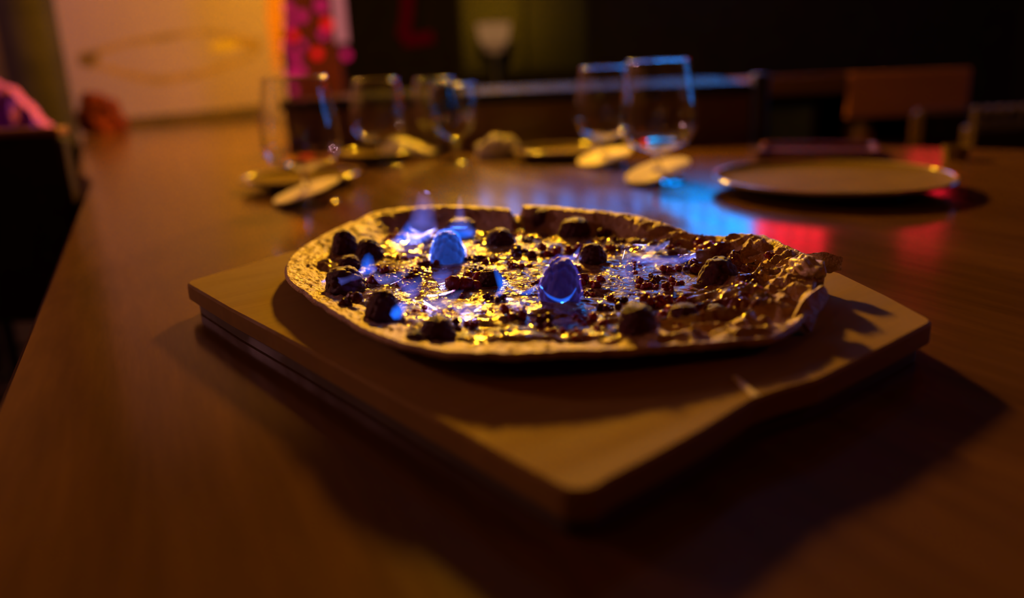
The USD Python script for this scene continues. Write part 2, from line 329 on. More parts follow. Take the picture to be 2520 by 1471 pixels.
def cream_top(x, y):
    dx, dy = x - TC[0], y - TC[1]; a = np.arctan2(dy, dx); s = np.hypot(dx, dy) / rimR(a)
    q = np.stack([x, y, np.zeros_like(x)], -1)
    lim = .80 + .16 * (fbm(q * 60, 3, 21) - .5) + .05 * (1 - sm(-.2, .6, np.sin(a)))
    m = 1 - sm(lim - .03, lim + .03, s)
    w = (fbm(q * np.array([70, 120, 1]), 4, 31) - .5) * .0026 + (noise(q * np.array([220, 420, 1]), 8) - .5) * .0009
    return np.where(m > 0, crust_top(x, y) - .0012 + m * (.0030 + w), crust_top(x, y) - .0012)
part(tart, 'cream_topping', polar(cream_top, np.linspace(.003, .93, 190), .0006), 'cream', True, 'wet glossy cream topping streaked with red juice')
def surf(px, py):
    h = HB + .006
    for _ in range(6):
        g = G(px, py, h); z = max(crust_top(np.array([g[0]]), np.array([g[1]]))[0], cream_top(np.array([g[0]]), np.array([g[1]]))[0]); h = HB + z
    return G(px, py, h)
# torn crust flaps on the right
def flap(px, w, hgt, thick, curl, seed):
    """A thin curled tongue of crust: px = the pixels and heights of its centre line from root to tip."""
    C = np.array([G(x, y, h) for x, y, h in px]); n = 26
    tt = np.linspace(0, len(C) - 1, n); C = np.stack([np.interp(tt, np.arange(len(C)), C[:, k]) for k in range(3)], 1)
    d = np.gradient(C, axis=0); d /= np.linalg.norm(d, axis=1, keepdims=True)
    side = np.cross(d, np.array(curl, float)); side /= np.linalg.norm(side, axis=1, keepdims=True); nor = np.cross(side, d)
    W = w * np.minimum(1, 2.6 * np.linspace(1.0, .16, n)) ** .5 * np.linspace(1., .86, n); V = []
    for i in range(n):
        for k in range(13):
            v = k / 6 - 1; V.append(C[i] + side[i] * v * W[i] + nor[i] * hgt * (v * v) * W[i] / w)
    V = np.array(V); V += (fbm(V * 220, 3, seed)[:, None] - .5) * .0028 * np.array([.5, .5, 1])
    N = len(V); nn = np.repeat(nor, 13, 0); B = V - nn * thick; F_ = []
    for i in range(n - 1):
        for k in range(12):
            a = i * 13 + k; F_ += [[a, a + 1, a + 14], [a, a + 14, a + 13], [N + a, N + a + 14, N + a + 1], [N + a, N + a + 13, N + a + 14]]
    rg = list(range(13)) + [i * 13 + 12 for i in range(1, n)] + list(range((n - 1) * 13 + 11, (n - 1) * 13 - 1, -1)) + [i * 13 for i in range(n - 2, 0, -1)]
    for a, b in zip(rg, rg[1:] + rg[:1]): F_ += [[a, N + a, b], [b, N + a, N + b]]
    m = trimesh.Trimesh(np.vstack([V, B]), np.array(F_), process=False); m.apply_translation([-TC[0], -TC[1], -TZ - HB]); m.fix_normals(); return m
part(tart, 'crust_flap', flap([(1985, 646, HB + .012), (2025, 645, HB + .014), (2072, 650, HB + .0135)], .0056, .001, .0022, FW, 1), 'crust', 40, 'torn brown crust flap sticking out to the right')
part(tart, 'crust_flap', flap([(1972, 800, HB + .005), (1990, 760, HB + .010), (2026, 718, HB + .014)], .0050, .001, .0020, FW, 2), 'crust', 40, 'small orange-brown torn tongue of crust')
bub = trimesh.creation.icosphere(4, 1.); v = bub.vertices
v = v * np.array([.0085, .012, .010]) * (1 + .8 * (fbm(v * 2.2 + 7, 3, 4)[:, None] - .5)); g = G(1985, 672, HB + .012)
v = v + g - [*TC, TZ + HB]; part(tart, 'dough_bubble', trimesh.Trimesh(v, bub.faces, process=False), 'dough', True, 'pale burst bubble of dough on the right rim')

# ------------------------------------------------------------------ raspberries
fib = lambda n: (lambda i: np.stack([np.sqrt(1 - (1 - 2 * i / n) ** 2) * np.cos(i * 2.39996), np.sqrt(1 - (1 - 2 * i / n) ** 2) * np.sin(i * 2.39996), 1 - 2 * i / n], 1))(np.arange(n) + .5)
ico5, ico2 = trimesh.creation.icosphere(4, 1.), trimesh.creation.icosphere(2, 1.)
def berry_mesh(seed, tall, n=62):
    r = np.random.default_rng(seed); c = fib(n) + r.normal(0, .045, (n, 3)); c /= np.linalg.norm(c, axis=1, keepdims=True)
    d = ico5.vertices; dist = cKDTree(c).query(d)[0]
    b = np.sqrt(np.maximum(0, 1 - (dist / .31) ** 2))
    z = d[:, 2]; taper = (1 - (.34 if seed in (0, 1) else .22) * np.clip(z + .25, 0, 1.25)) * (1 - np.abs(z) ** 3.4) ** (1 / 3.4) / np.maximum(np.hypot(d[:, 0], d[:, 1]), .02)
    rad = (.80 + .20 * b)
    v = np.stack([d[:, 0] * rad * taper, d[:, 1] * rad * taper, z * tall * rad], 1)
    v *= 1 + .10 * (fbm(d * 1.6 + seed, 2, seed)[:, None] - .5); v[:, 2] += tall * .55; v[:, 2] = np.maximum(v[:, 2], -.05)
    return trimesh.Trimesh(v * .5, ico5.faces, process=False)
berries = [berry_mesh(k, t) for k, t in enumerate((1.0, 1.15, .85, 1.05))]
NB = [  # x, y of the foot, width in pixels, height factor, label
    (845, 628, 70, 1.09, 'dark raspberry at the far left of the tart, larger of the touching pair'),
    (905, 636, 70, 0.73, 'blackish raspberry touching the right side of the far left raspberry'),
    (857, 664, 56, 0.9, 'small crusty raspberry between the left pair and the large violet-lit one'),
    (843, 724, 98, 0.75, 'large raspberry near the left rim crossed by a violet flame sheet'),
    (936, 792, 90, 1.02, 'large black raspberry at the left front beside a bright blue flame'),
    (1072, 836, 92, 0.61, 'dark red raspberry on the front rim, below the centre of the tart'),
    (952, 560, 72, 0.67, 'raspberry against the back left rim, behind the tallest flame'),
    (1132, 580, 82, 0.58, 'raspberry at the back wrapped in blue flame under a thin upright flame'),
    (1100, 648, 86, 1.09, 'tall raspberry cloaked in solid blue flame left of centre'),
    (1230, 604, 74, 0.58, 'dark raspberry behind the centre of the tart with no flame on it'),
    (1330, 560, 44, 1.46, 'small upright red raspberry beside the notch in the back rim'),
    (1418, 582, 80, 0.63, 'dark round raspberry at the back right of centre'),
    (1462, 650, 72, 0.84, 'sharply focused raspberry with glistening drupelets right of centre'),
    (1380, 742, 104, 1.08, 'tall violet raspberry with a blue flame ring around its foot'),
    (1575, 818, 96, 0.98, 'dark raspberry on the front rim right of centre'),
    (1690, 792, 78, 0.61, 'dark red raspberry just right of the front rim raspberry'),
    (1768, 788, 74, 0.58, 'flat red raspberry at the right front, next to the dough folds'),
    (1782, 708, 104, 0.75, 'big crumbly raspberry on the right side of the tart'),
    (1205, 704, 62, 0.94, 'dark raspberry behind the wedge-shaped flame at the centre'),
    (1018, 838, 46, 0.58, 'small red raspberry half sunk in the front rim, left of a darker one'),
]
protos = {}; BX = []
for k, (x, y, w, ht, lab) in enumerate(NB):
    g = surf(x, y); s = w / FPX * ((g - EYE) @ FW) * 1.06
    p = numbered('/World', 'raspberry'); X = UsdGeom.Xform.Define(stage, p)
    tr, ro = (g[0], g[1] + s * .40, g[2] - .0008), (float(rng.uniform(-9, 9)), float(rng.uniform(-9, 9)), float(rng.uniform(0, 360))); BX.append((p, tr, ro, (s, s, s * ht)))
    X.AddTranslateOp().Set(Gf.Vec3d(*map(float, tr))); X.AddRotateXYZOp().Set(Gf.Vec3f(*ro)); X.AddScaleOp().Set(Gf.Vec3f(float(s), float(s), float(s * ht)))
    q = k % 4
    if q not in protos: protos[q] = p; part(p, 'drupelets', berries[q], 'berry', True)
    else: part(p, 'drupelets', berries[q], 'berry', True)
    tag(X.GetPrim(), lab, 'raspberry', 'raspberries on the tart')
def crumb(seed, n):
    r = np.random.default_rng(seed); ms = []
    for _ in range(n):
        m = ico2.copy(); m.vertices *= 1 + .7 * (fbm(m.vertices * 1.9 + r.uniform(0, 50), 2, seed)[:, None] - .5); rad = r.uniform(.16, .36); m.apply_scale(rad); m.apply_translation([*r.normal(0, .42, 2), abs(r.normal(.12, .16))]); ms.append(m)
    return join(ms)
crumbs = [crumb(50 + k, n) for k, n in enumerate((6, 9, 12, 8, 10))]
CB = [(850, 752, 62), (978, 580, 34), (1385, 556, 44), (1490, 575, 40), (1478, 550, 28), (1895, 632, 34), (985, 688, 48), (955, 690, 46), (1150, 702, 74), (1128, 700, 40), (1620, 750, 62), (1460, 696, 52), (1700, 655, 48), (1652, 665, 34),
      (1262, 776, 52), (1342, 808, 62), (1665, 782, 60), (1640, 742, 46), (1290, 628, 50), (1350, 622, 44), (1405, 618, 44), (1165, 640, 34), (1212, 640, 26), (1270, 655, 30), (1110, 805, 40), (1500, 612, 30), (1560, 650, 28), (1610, 690, 34),
      (1730, 612, 56), (1580, 705, 40), (1350, 690, 30), (1000, 700, 40), (1050, 650, 30), (1500, 760, 38), (1440, 790, 46), (1180, 600, 30), (1850, 700, 30), (1820, 760, 30), (990, 636, 24), (1300, 590, 24), (860, 590, 26), (1275, 575, 30), (1560, 565, 30), (1650, 610, 24), (890, 705, 30), (1560, 600, 26)]
for k in range(60):
    a, s = rng.uniform(0, 2 * math.pi), math.sqrt(rng.uniform(0.01, .62)); R = rimR(np.array([a]))[0] * s
    CB.append((None, (TC[0] + R * math.cos(a), TC[1] + R * math.sin(a)), rng.uniform(.003, .0075)))
for k, (x, y, w) in enumerate(CB):
    if x is None: g = np.array([*y, TZ + HB + cream_top(np.array([y[0]]), np.array([y[1]]))[0]]); s = w
    else: g = surf(x, y); s = w / FPX * ((g - EYE) @ FW)
    m = crumbs[k % 5].copy(); m.apply_transform(trimesh.transformations.rotation_matrix(rng.uniform(0, 6.28), [0, 0, 1])); m.apply_scale(s * .75)
    m.apply_translation(g - [*TC, TZ + HB] - [0, 0, .0004]); part(tart, 'raspberry_crumb', m, 'berry_flesh' if k % 3 else 'berry', True)

# ------------------------------------------------------------------ blue flames: thin hollow-feeling bodies of glowing gas
def flame(px, base, mat_, label, thick=.0025, bend=0., seed=1, back=0.):
    """px: the outline of the flame as it stands over the base pixel; an upright, gently bent, lens-shaped body of gas at that place."""
    g = surf(*base); Y = g[1] + back
    P = np.array([at(x, y, Y) for x, y in px]); pg = Polygon(P[:, [0, 2]]).buffer(0)
    if pg.geom_type != 'Polygon': pg = max(pg.geoms, key=lambda q: q.area)
    sc = math.sqrt(pg.area); pg = pg.buffer(-sc * .04).buffer(sc * .10).buffer(-sc * .06).segmentize(sc * .05)
    if pg.geom_type != 'Polygon': pg = max(pg.geoms, key=lambda q: q.area)
    x0, z0, x1, z1 = pg.bounds; n = 46; gs = max(x1 - x0, z1 - z0) / n
    ring = np.array(pg.exterior.coords)[:-1]
    gx, gz = np.meshgrid(np.arange(x0, x1, gs), np.arange(z0, z1, gs)); pin = np.stack([gx.ravel(), gz.ravel()], 1)
    inn = pg.buffer(-gs * .6); pin = np.array([q for q in pin if inn.contains(Point(q))]).reshape(-1, 2)
    V2 = np.vstack([ring, pin]); from scipy.spatial import Delaunay
    T = Delaunay(V2).simplices; cen = V2[T].mean(1); T = T[[pg.contains(Point(c)) for c in cen]]
    dd = np.array([pg.exterior.distance(Point(q)) for q in V2]); dm = max(dd.max(), 1e-6)
    zt_ = (V2[:, 1] - z0) / (z1 - z0); th = thick * np.clip(dd / dm, 0, 1) ** .75 * .5 * (1 - .72 * zt_ ** 1.5)
    mid = Y + bend * ((V2[:, 0] - x0) / (x1 - x0) - .5) ** 2 * 4 + (fbm(np.stack([V2[:, 0] * 60, V2[:, 1] * 60, np.full(len(V2), seed)], 1), 2, seed) - .5) * .006
    fr, bk = np.stack([V2[:, 0], mid - th, V2[:, 1]], 1), np.stack([V2[:, 0], mid + th, V2[:, 1]], 1)
    A = np.cross(V2[T[:, 1]] - V2[T[:, 0]], V2[T[:, 2]] - V2[T[:, 0]]); T = np.where((A > 0)[:, None], T, T[:, ::-1])
    nb = len(ring); N = len(V2); mp = np.concatenate([np.arange(nb), np.arange(nb, N) + (N - nb)])
    V = np.vstack([fr, bk[nb:]]); F_ = np.vstack([T, mp[T][:, ::-1]])
    m = trimesh.Trimesh(V, F_, process=True)
    solo('flame', m, mat_, label, 'flame', 'blue alcohol flames on the tart', smooth=True)
def cloak(i, mat_, label, k_):
    """A thin skin of burning vapour that follows the shape of raspberry i."""
    p, tr, ro, sc_ = BX[i]; m = berries[i % 4].copy(); m = trimesh.smoothing.filter_taubin(m, iterations=8)
    X = np.eye(4); R_ = Gf.Matrix4d(); m.apply_scale(np.array(sc_) * [k_, k_, k_ * .98])
    for d_, a_ in zip(ro, ([1, 0, 0], [0, 1, 0], [0, 0, 1])): m.apply_transform(trimesh.transformations.rotation_matrix(math.radians(d_), a_))
    m.apply_translation(tr); solo('flame', m, mat_, label, 'flame', 'blue alcohol flames on the tart', smooth=True)
flame([(938, 607), (965, 592), (985, 568), (1003, 540), (1018, 556), (1046, 570), (1072, 560), (1066, 590), (1040, 602), (1000, 606)], (1010, 606), 'flame_blue', 'bright blue flame wing at the foot of the tallest flame', .0040, .012, 1)
flame([(996, 562), (1008, 530), (1018, 500), (1024, 478), (1040, 470), (1058, 480), (1068, 505), (1072, 540), (1078, 566), (1040, 575)], (1035, 590), 'flame_violet', 'tallest pale blue flame rising above the back rim', .0045, .010, 2, .012)
flame([(1060, 590), (1085, 568), (1105, 552), (1118, 535), (1122, 500), (1128, 480), (1136, 480), (1142, 505), (1146, 530), (1160, 548), (1176, 560), (1168, 582), (1130, 572), (1095, 578)], (1130, 584), 'flame_violet', 'thin upright flame over the raspberry at the back', .004, -.01, 3, -.006)
flame([(1088, 572), (1108, 560), (1150, 560), (1168, 572), (1160, 586), (1120, 588)], (1130, 592), 'flame_blue', 'low blue flame wrapped round the raspberry at the back', .003, .006, 31, -.012)
cloak(8, 'flame_cloak', 'blue flame cloak around the tall raspberry left of centre', 1.12)
flame([(870, 676), (884, 662), (888, 640), (897, 625), (908, 620), (918, 632), (922, 655), (930, 668), (915, 678), (890, 680)], (900, 678), 'flame_blue', 'small pointed blue flame behind the left raspberries', .0030, .004, 5)
flame([(782, 697), (796, 688), (812, 682), (822, 684), (808, 692), (792, 699)], (800, 698), 'flame_blue', 'thin blue flame tongue near the left rim', .0030, 0., 6)
flame([(804, 716), (812, 698), (826, 686), (850, 680), (872, 672), (890, 680), (900, 700), (884, 694), (862, 694), (838, 706), (820, 718)], (850, 728), 'flame_violet', 'violet flame sheet crossing the large left raspberry', .0022, .012, 7, -.004)
flame([(955, 690), (978, 684), (1006, 686), (1034, 686), (1038, 706), (1030, 734), (1012, 742), (996, 730), (978, 706)], (1010, 742), 'flame_violet', 'broad translucent violet flame left of the golden glint', .0055, .01, 8)
flame([(954, 782), (962, 762), (976, 748), (990, 742), (1002, 752), (998, 772), (984, 790), (966, 792)], (975, 793), 'flame_blue', 'bright blue flame blob beside the black front raspberry', .0044, .004, 9, -.01)
flame([(1209, 662), (1218, 658), (1228, 674), (1246, 690), (1264, 708), (1290, 718), (1322, 706), (1330, 712), (1306, 730), (1282, 728), (1262, 716), (1246, 706), (1244, 722), (1230, 738), (1214, 742), (1224, 716), (1216, 690)], (1250, 742), 'flame_blue', 'forked blue flame at the centre of the tart', .0030, .008, 10)
cloak(13, 'flame_veil', 'faint violet flame veil over the tall raspberry', 1.10)
flame([(1326, 722), (1346, 732), (1380, 735), (1410, 730), (1430, 718), (1428, 728), (1405, 740), (1380, 745), (1348, 741)], (1380, 748), 'flame_blue', 'bright blue flame ring at the foot of the tall raspberry', .0032, .016, 12, -.004)
flame([(1562, 652), (1590, 638), (1625, 629), (1665, 628), (1700, 632), (1736, 645), (1734, 656), (1706, 650), (1680, 652), (1640, 652), (1600, 660), (1570, 668)], (1650, 664), 'flame_violet', 'low arched blue flame right of the focused raspberry', .0050, .02, 13)
flame([(1526, 690), (1532, 640), (1540, 606), (1552, 606), (1560, 650), (1564, 692), (1545, 700)], (1545, 700), 'flame_pale', 'faint upright violet flame left of the arched flame', .0050, .004, 14)
flame([(1105, 770), (1112, 756), (1140, 750), (1170, 752), (1196, 762), (1160, 770), (1130, 774)], (1150, 776), 'flame_violet', 'low blue flame beside the brightest golden glint', .004, .01, 15)
flame([(905, 700), (918, 684), (950, 672), (990, 668), (1010, 676), (1000, 690), (960, 700), (930, 706)], (955, 712), 'flame_pale', 'faint violet flame haze left of the broad translucent flame', .006, .015, 18)
flame([(1030, 760), (1045, 738), (1080, 724), (1120, 722), (1140, 735), (1120, 752), (1080, 762)], (1085, 768), 'flame_pale', 'faint violet flame haze above the golden glint', .006, .015, 19)
flame([(1240, 752), (1262, 735), (1290, 738), (1300, 752), (1275, 762)], (1270, 768), 'flame_pale', 'faint violet flame haze under the forked flame', .006, .012, 20)
flame([(1560, 612), (1600, 600), (1640, 598), (1660, 606), (1630, 616), (1590, 620)], (1610, 626), 'flame_pale', 'faint blue flame haze behind the arched flame', .006, .012, 21)
flame([(1380, 640), (1402, 628), (1424, 612), (1434, 612), (1428, 626), (1408, 640)], (1405, 644), 'flame_violet', 'small blue flame left of the focused raspberry', .004, .01, 16)
flame([(1058, 690), (1064, 676), (1082, 660), (1100, 662), (1112, 678), (1104, 696), (1078, 700)], (1085, 702), 'flame_violet', 'low blue flame pool left of centre', .004, .01, 17)

# ------------------------------------------------------------------ glasses
def glass(px, H, rim_r, bowl_r, bowl_z, foot_r, label, wine=None, wine_mat=None, stem_z=.034, wine_label=None, lean=0.):
    g = G(*px); k = thing('tasting_glass', label, 'glass', (g[0], g[1], TZ), 0, 'stemmed tasting glasses on the table')
    t = .0013; zs = np.linspace(0, 1, 30)
    ctrl = np.array([[.0045, stem_z], [bowl_r * .42, stem_z + .006], [bowl_r * .80, stem_z + (bowl_z - stem_z) * .42], [bowl_r, bowl_z], [bowl_r * .985, bowl_z + (H - bowl_z) * .25], [(bowl_r + rim_r) / 2, bowl_z + (H - bowl_z) * .62], [rim_r, H]])
    from scipy.interpolate import PchipInterpolator
    u = np.concatenate([[0], np.cumsum(np.hypot(*np.diff(ctrl, axis=0).T))]); us = np.linspace(0, u[-1], 40)
    out = np.stack([PchipInterpolator(u, ctrl[:, i])(us) for i in (0, 1)], 1)
    d = np.gradient(out, axis=0); d /= np.linalg.norm(d, axis=1, keepdims=True); nn = np.stack([-d[:, 1], d[:, 0]], 1)
    inn = out + nn * t; inn[:, 0] = np.maximum(inn[:, 0], 0); inn = inn[(inn[:, 1] > stem_z + .003)]; inn = np.vstack([[0, inn[0, 1]], inn])
    mid = (out[-1] + inn[-1]) / 2; w_ = np.linspace(0, 2 * math.pi, 13)[:-1]; bead = mid + [0, .0010] + .00135 * np.stack([np.cos(w_), np.sin(w_)], 1)
    prof = np.vstack([[[0, stem_z]], out, inn[::-1]])
    part(k, 'rim', lathe(np.vstack([bead, bead[:1]]), 96), 'clear_glass', True)
    part(k, 'bowl', lathe(prof[::-1], 72), 'bowl_glass', 60)
    part(k, 'stem', lathe([(0, .0042), (.0062, .0042), (.0042, .010), (.0036, .020), (.0040, stem_z - .001), (0, stem_z - .001)][::-1], 32), 'clear_glass', 40)
    part(k, 'foot', lathe([(0, 0), (foot_r - .001, 0), (foot_r, .0008), (foot_r - .0015, .0018), (foot_r * .4, .0030), (.0062, .0040), (0, .0041)][::-1], 64), 'clear_glass', 40)
    if wine:
        w = inn[inn[:, 1] <= wine]; rw = np.interp(wine, inn[1:, 1], inn[1:, 0]) - .0002
        wp = np.vstack([w * [1, 1] - [[.0002, -.0002]] * np.ones((len(w), 1)), [[rw, wine], [0, wine]]]); wp[:, 0] = np.maximum(wp[:, 0], 0)
        part(k, 'wine', lathe(wp[::-1], 64), wine_mat, 40, wine_label)
    return g
g1 = glass((758, 497), .1385, .0350, .0440, .066, .036, 'stemmed glass with a little amber wine at the left, in front of the oval plate', .052, 'amber_wine', wine_label='shallow amber wine')
g2 = glass((942, 405), .1300, .0330, .0440, .066, .033, 'stemmed glass behind the left wine glass, in front of the plate with a napkin', .047, 'amber_wine', wine_label='shallow amber wine')
g3 = glass((1080, 378), .1265, .0325, .0410, .064, .032, 'tall stemmed glass farthest back, partly behind the small round glass', .044, 'amber_wine')
g4 = glass((1124, 398), .1185, .0345, .0380, .087, .025, 'small round-bowled empty glass in front of the farthest glass')
g5 = glass((1488, 405), .1345, .0335, .0420, .068, .034, 'empty stemmed glass just left of the glass holding pale wine', .042, 'white_wine')
g6 = glass((1617, 449), .1400, .0358, .0455, .070, .036, 'stemmed glass of pale wine, the rightmost glass on the table', .056, 'white_wine', wine_label='pale greenish white wine')
def collar(g, label, tilt, r=.039):
    m = trimesh.creation.annulus(.0075, r, .0012, sections=64); m = rotated(m, -tilt, [0, 1, 0]); m = rotated(m, 6, [1, 0, 0]); m.apply_translation([g[0], g[1], TZ + r * math.sin(math.radians(tilt)) + .0045])
    solo('paper_collar', m, 'paper', label, 'coaster', 'tilted paper collars on the glass feet', smooth=40)
collar(g1, 'yellow-lit paper collar tilted on the foot of the amber wine glass', 14)
collar(g5, 'dim paper collar tilted on the foot of the empty glass at right', 12)
collar(g6, 'bright yellow paper collar tilted on the foot of the pale wine glass', 16)

# ------------------------------------------------------------------ plates and paper
def plate(px, D, hr, label, foot=.55):
    g = G(*px, hr); R = D / 2; k = thing('plate', label, 'plate', (g[0], g[1], TZ), 0, 'ceramic plates on the table')
    part(k, 'dish', lathe([(0, .004), (R * foot, .004), (R * .80, .0062), (R * .93, hr * .70), (R * .985, hr - .0028), (R * .965, hr - .0018), (R * .90, hr * .66), (R * .80, .0090), (R * foot, .0072), (0, .0070)][::-1], 96), 'glaze', 40)
    w_ = np.linspace(0, 2 * math.pi, 13); part(k, 'rim', lathe(np.stack([R * .985 + .0026 * np.cos(w_), hr - .0018 + .0020 * np.sin(w_)], 1), 120), 'rim_glaze', True, 'rounded glossy rim')
    part(k, 'foot_ring', lathe([(R * foot * .9, 0), (R * foot, 0), (R * foot * 1.02, .0045), (R * foot * .88, .0045), (R * foot * .9, 0)][::-1], 72), 'plate_foot', 40)
    return g
plate((2040, 426), .240, .0165, 'large olive plate at the right with red and blue glints on its rim', .60)
plate((738, 428), .152, .0155, 'oval-looking yellow-lit plate behind the amber wine glass at left')
gp2 = plate((934, 368), .130, .015, 'plate carrying a pale folded napkin behind the left glasses')
plate((1370, 362), .135, .018, 'plate with a blue-lit rim between the crumpled napkin and the right glasses')
def crumple(c, size, seed, sub=4):
    m = trimesh.creation.icosphere(sub, 1.); v = m.vertices; r = 1 + 1.1 * (fbm(v * 1.7 + seed, 4, seed) - .5); rid = np.abs(fbm(v * 2.6 + seed, 3, seed + 3) - .5)
    v = v * (r - .9 * rid)[:, None] * np.array(size); v[:, 2] = np.maximum(v[:, 2], -size[2] * .45); v[:, 2] -= v[:, 2].min()
    return trimesh.Trimesh(v + np.array(c), m.faces, process=False)
g = G(1226, 392); solo('crumpled_napkin', crumple([g[0], g[1] + .02, TZ], (.034, .026, .026), 5), 'napkin', 'crumpled pale paper napkin lying left of the blue-rimmed plate', 'napkin', smooth=35)
fold = np.array([[-.045, -.03, 0], [.05, -.03, 0], [.055, .03, 0], [-.04, .03, 0], [-.026, -.012, .026], [.006, .014, .020]])
nf = trimesh.convex.convex_hull(fold).subdivide().subdivide().subdivide(); nv = nf.vertices + (fbm(nf.vertices * 60, 3, 2)[:, None] - .5) * .008; nv[:, 2] = np.maximum(nv[:, 2], 0)
solo('folded_napkin', trimesh.Trimesh(nv + [gp2[0] + .045, gp2[1] + .0, TZ + .0085], nf.faces, process=False), 'napkin', 'pale bluish folded napkin peaking on the plate behind the left glasses', 'napkin', smooth=25)
# low red tray and a small glass at the right end
ga, gb = G(1905, 394), G(2215, 396)
k = thing('tray', 'low dark red wooden tray behind the large right plate', 'tray', ((ga[0] + gb[0]) / 2, (ga[1] + gb[1]) / 2 + .06, TZ), math.degrees(math.atan2(gb[1] - ga[1], gb[0] - ga[0])))
w = np.linalg.norm((gb - ga)[:2]) / 2
part(k, 'front_wall', box(-w, w, -.06, -.052, 0, .0135, .001), 'tray_red'); part(k, 'back_wall', box(-w, w, .052, .06, 0, .0135, .001), 'tray_red')
for s in (-1, 1): part(k, 'side_wall', box(*sorted((s * w, s * (w - .008))), -.0519, .0519, 0, .0135, .001), 'tray_red')
part(k, 'tray_floor', box(-w + .008, w - .008, -.052, .052, 0, .005), 'tray_red')
g = G(2350, 392); k = thing('tealight', 'small pale tealight cup at the right end of the table', 'tealight', (g[0], g[1], TZ))
part(k, 'cup', lathe([(0, 0), (.014, 0), (.016, .018), (.0148, .018), (.013, .003), (0, .003)][::-1], 40), 'glaze', 40); part(k, 'wax', lathe([(0, .0031), (.0129, .0031), (.0142, .0125), (0, .0120)][::-1], 40), 'napkin', 40)

# ------------------------------------------------------------------ left side: chair, column, cream board
def dining_chair(label, px_top_l, px_top_r, Y, zb, zseat=.45):
    pl, pr_ = at(*px_top_l, Y), at(*px_top_r, Y); zt = (pl[2] + pr_[2]) / 2; x1 = pr_[0]; x0 = x1 - .46
    k = thing('dining_chair', label, 'chair', (x0 + .23, Y, 0)); h = .23
    part(k, 'backrest', box(-h, h, -.01, .018, zb, zt - .012, .006), 'leather', label='dark leather back pad')
    part(k, 'top_rail', box(-h, h, -.012, .020, zt - .012, zt, .003), 'chair_trim', label='orange-brown wooden top rail')
    part(k, 'seat', box(-h, h, -.46, .04, zseat - .07, zseat, .012), 'leather')
    for sx in (-1, 1):
        part(k, 'back_post', box(*sorted((sx * h, sx * (h - .035))), -.005, .016, 0, zb + .01, .003), 'chair_trim')
        part(k, 'leg', box(*sorted((sx * h, sx * (h - .035))), -.45, -.41, 0, zseat - .07, .003), 'chair_trim')
dining_chair('dark leather dining chair with an orange-brown top rail at the left of the table', (0, 322), (150, 308), 1.02, .56)
q = [at(x, y, 1.55) for x, y in ((-60, 190), (8, 215), (112, 312), (40, 330), (-70, 330))]
cl = Polygon([(p_[0], p_[2]) for p_ in q]); m = extrude(cl, .03); m.vertices = m.vertices[:, [0, 2, 1]]; m.faces = m.faces[:, ::-1]; m = m.subdivide_to_size(.012)
m.vertices[:, 1] += 1.55 + (fbm(m.vertices * np.array([45, 5, 12]), 3, 8) - .5) * .05
# the cushion stands on a second chair whose seat carries it
zc = m.bounds[0][2]
k = thing('bar_stool', 'bar stool behind the dark chair carrying a pink cushion', 'stool', ((m.bounds[0][0] + m.bounds[1][0]) / 2 - .10, 1.53, 0))
part(k, 'seat', lathe([(0, zc - .05), (.12, zc - .05), (.13, zc - .03), (.125, zc - .004), (.11, zc), (0, zc)][::-1], 48), 'leather', 40)
for i in range(4):
    a = math.pi / 4 + i * math.pi / 2; part(k, 'leg', tube([[.12 * math.cos(a), .12 * math.sin(a), 0], [.08 * math.cos(a), .08 * math.sin(a), zc - .05]], .014), 'black_metal')
part(k, 'foot_ring', trimesh.creation.torus(.104, .008).apply_translation([0, 0, .3]), 'black_metal', 40)
solo('cushion', m, 'pink_cloth', 'pink-lit pointed cushion standing behind the dark chair', 'cushion', smooth=40)
a, b = at(20, 150, 2.15), at(150, 150, 2.15); r = (b[0] - a[0]) / 2
k = thing('column', 'round dark column left of the cream board', 'column', ((a[0] + b[0]) / 2, 2.15, 0))
part(k, 'shaft', lathe([(0, .1), (r, .1), (r, ZC - .12), (0, ZC - .12)][::-1], 64), 'column_paint', 40)
part(k, 'base', lathe([(0, 0), (r * 1.04, 0), (r * 1.04, .08), (r, .1), (0, .1)][::-1], 64), 'column_paint', 40); part(k, 'capital', lathe([(0, ZC - .12), (r, ZC - .12), (r * 1.04, ZC - .04), (r * 1.04, ZC), (0, ZC)][::-1], 64), 'column_paint', 40)
# cream board: a big standing panel behind the far end of the table, printed with an oval ring
N0, N1 = np.array([-1.32, 2.545]), np.array([-.60, 2.905]); dn = (N1 - N0) / np.linalg.norm(N1 - N0); nn = np.array([-dn[1], dn[0]]); off = N0 + nn * .03
def onboard(x, y):                                                    # board coordinates (along, up) of what the photo shows at x, y
    d = ray(x, y); A = np.array([[d[0], -dn[0]], [d[1], -dn[1]]]); t, s = np.linalg.solve(A, off - EYE[:2]); return s, EYE[2] + t * d[2]
sl, sr = onboard(120, 150)[0], onboard(694, 120)[0]
k = thing('cream_board', 'large cream printed board standing behind the far left end of the table', 'board', (*off, 0), math.degrees(math.atan2(dn[1], dn[0])))
part(k, 'panel', box(sl - .12, sr, .0, .03, .06, 2.0, .003), 'cream_board', label='cream panel')
for s in (sl + .05, sr - .1): part(k, 'foot', box(s - .03, s + .03, -.02, .25, 0, .06, .004), 'black_metal')
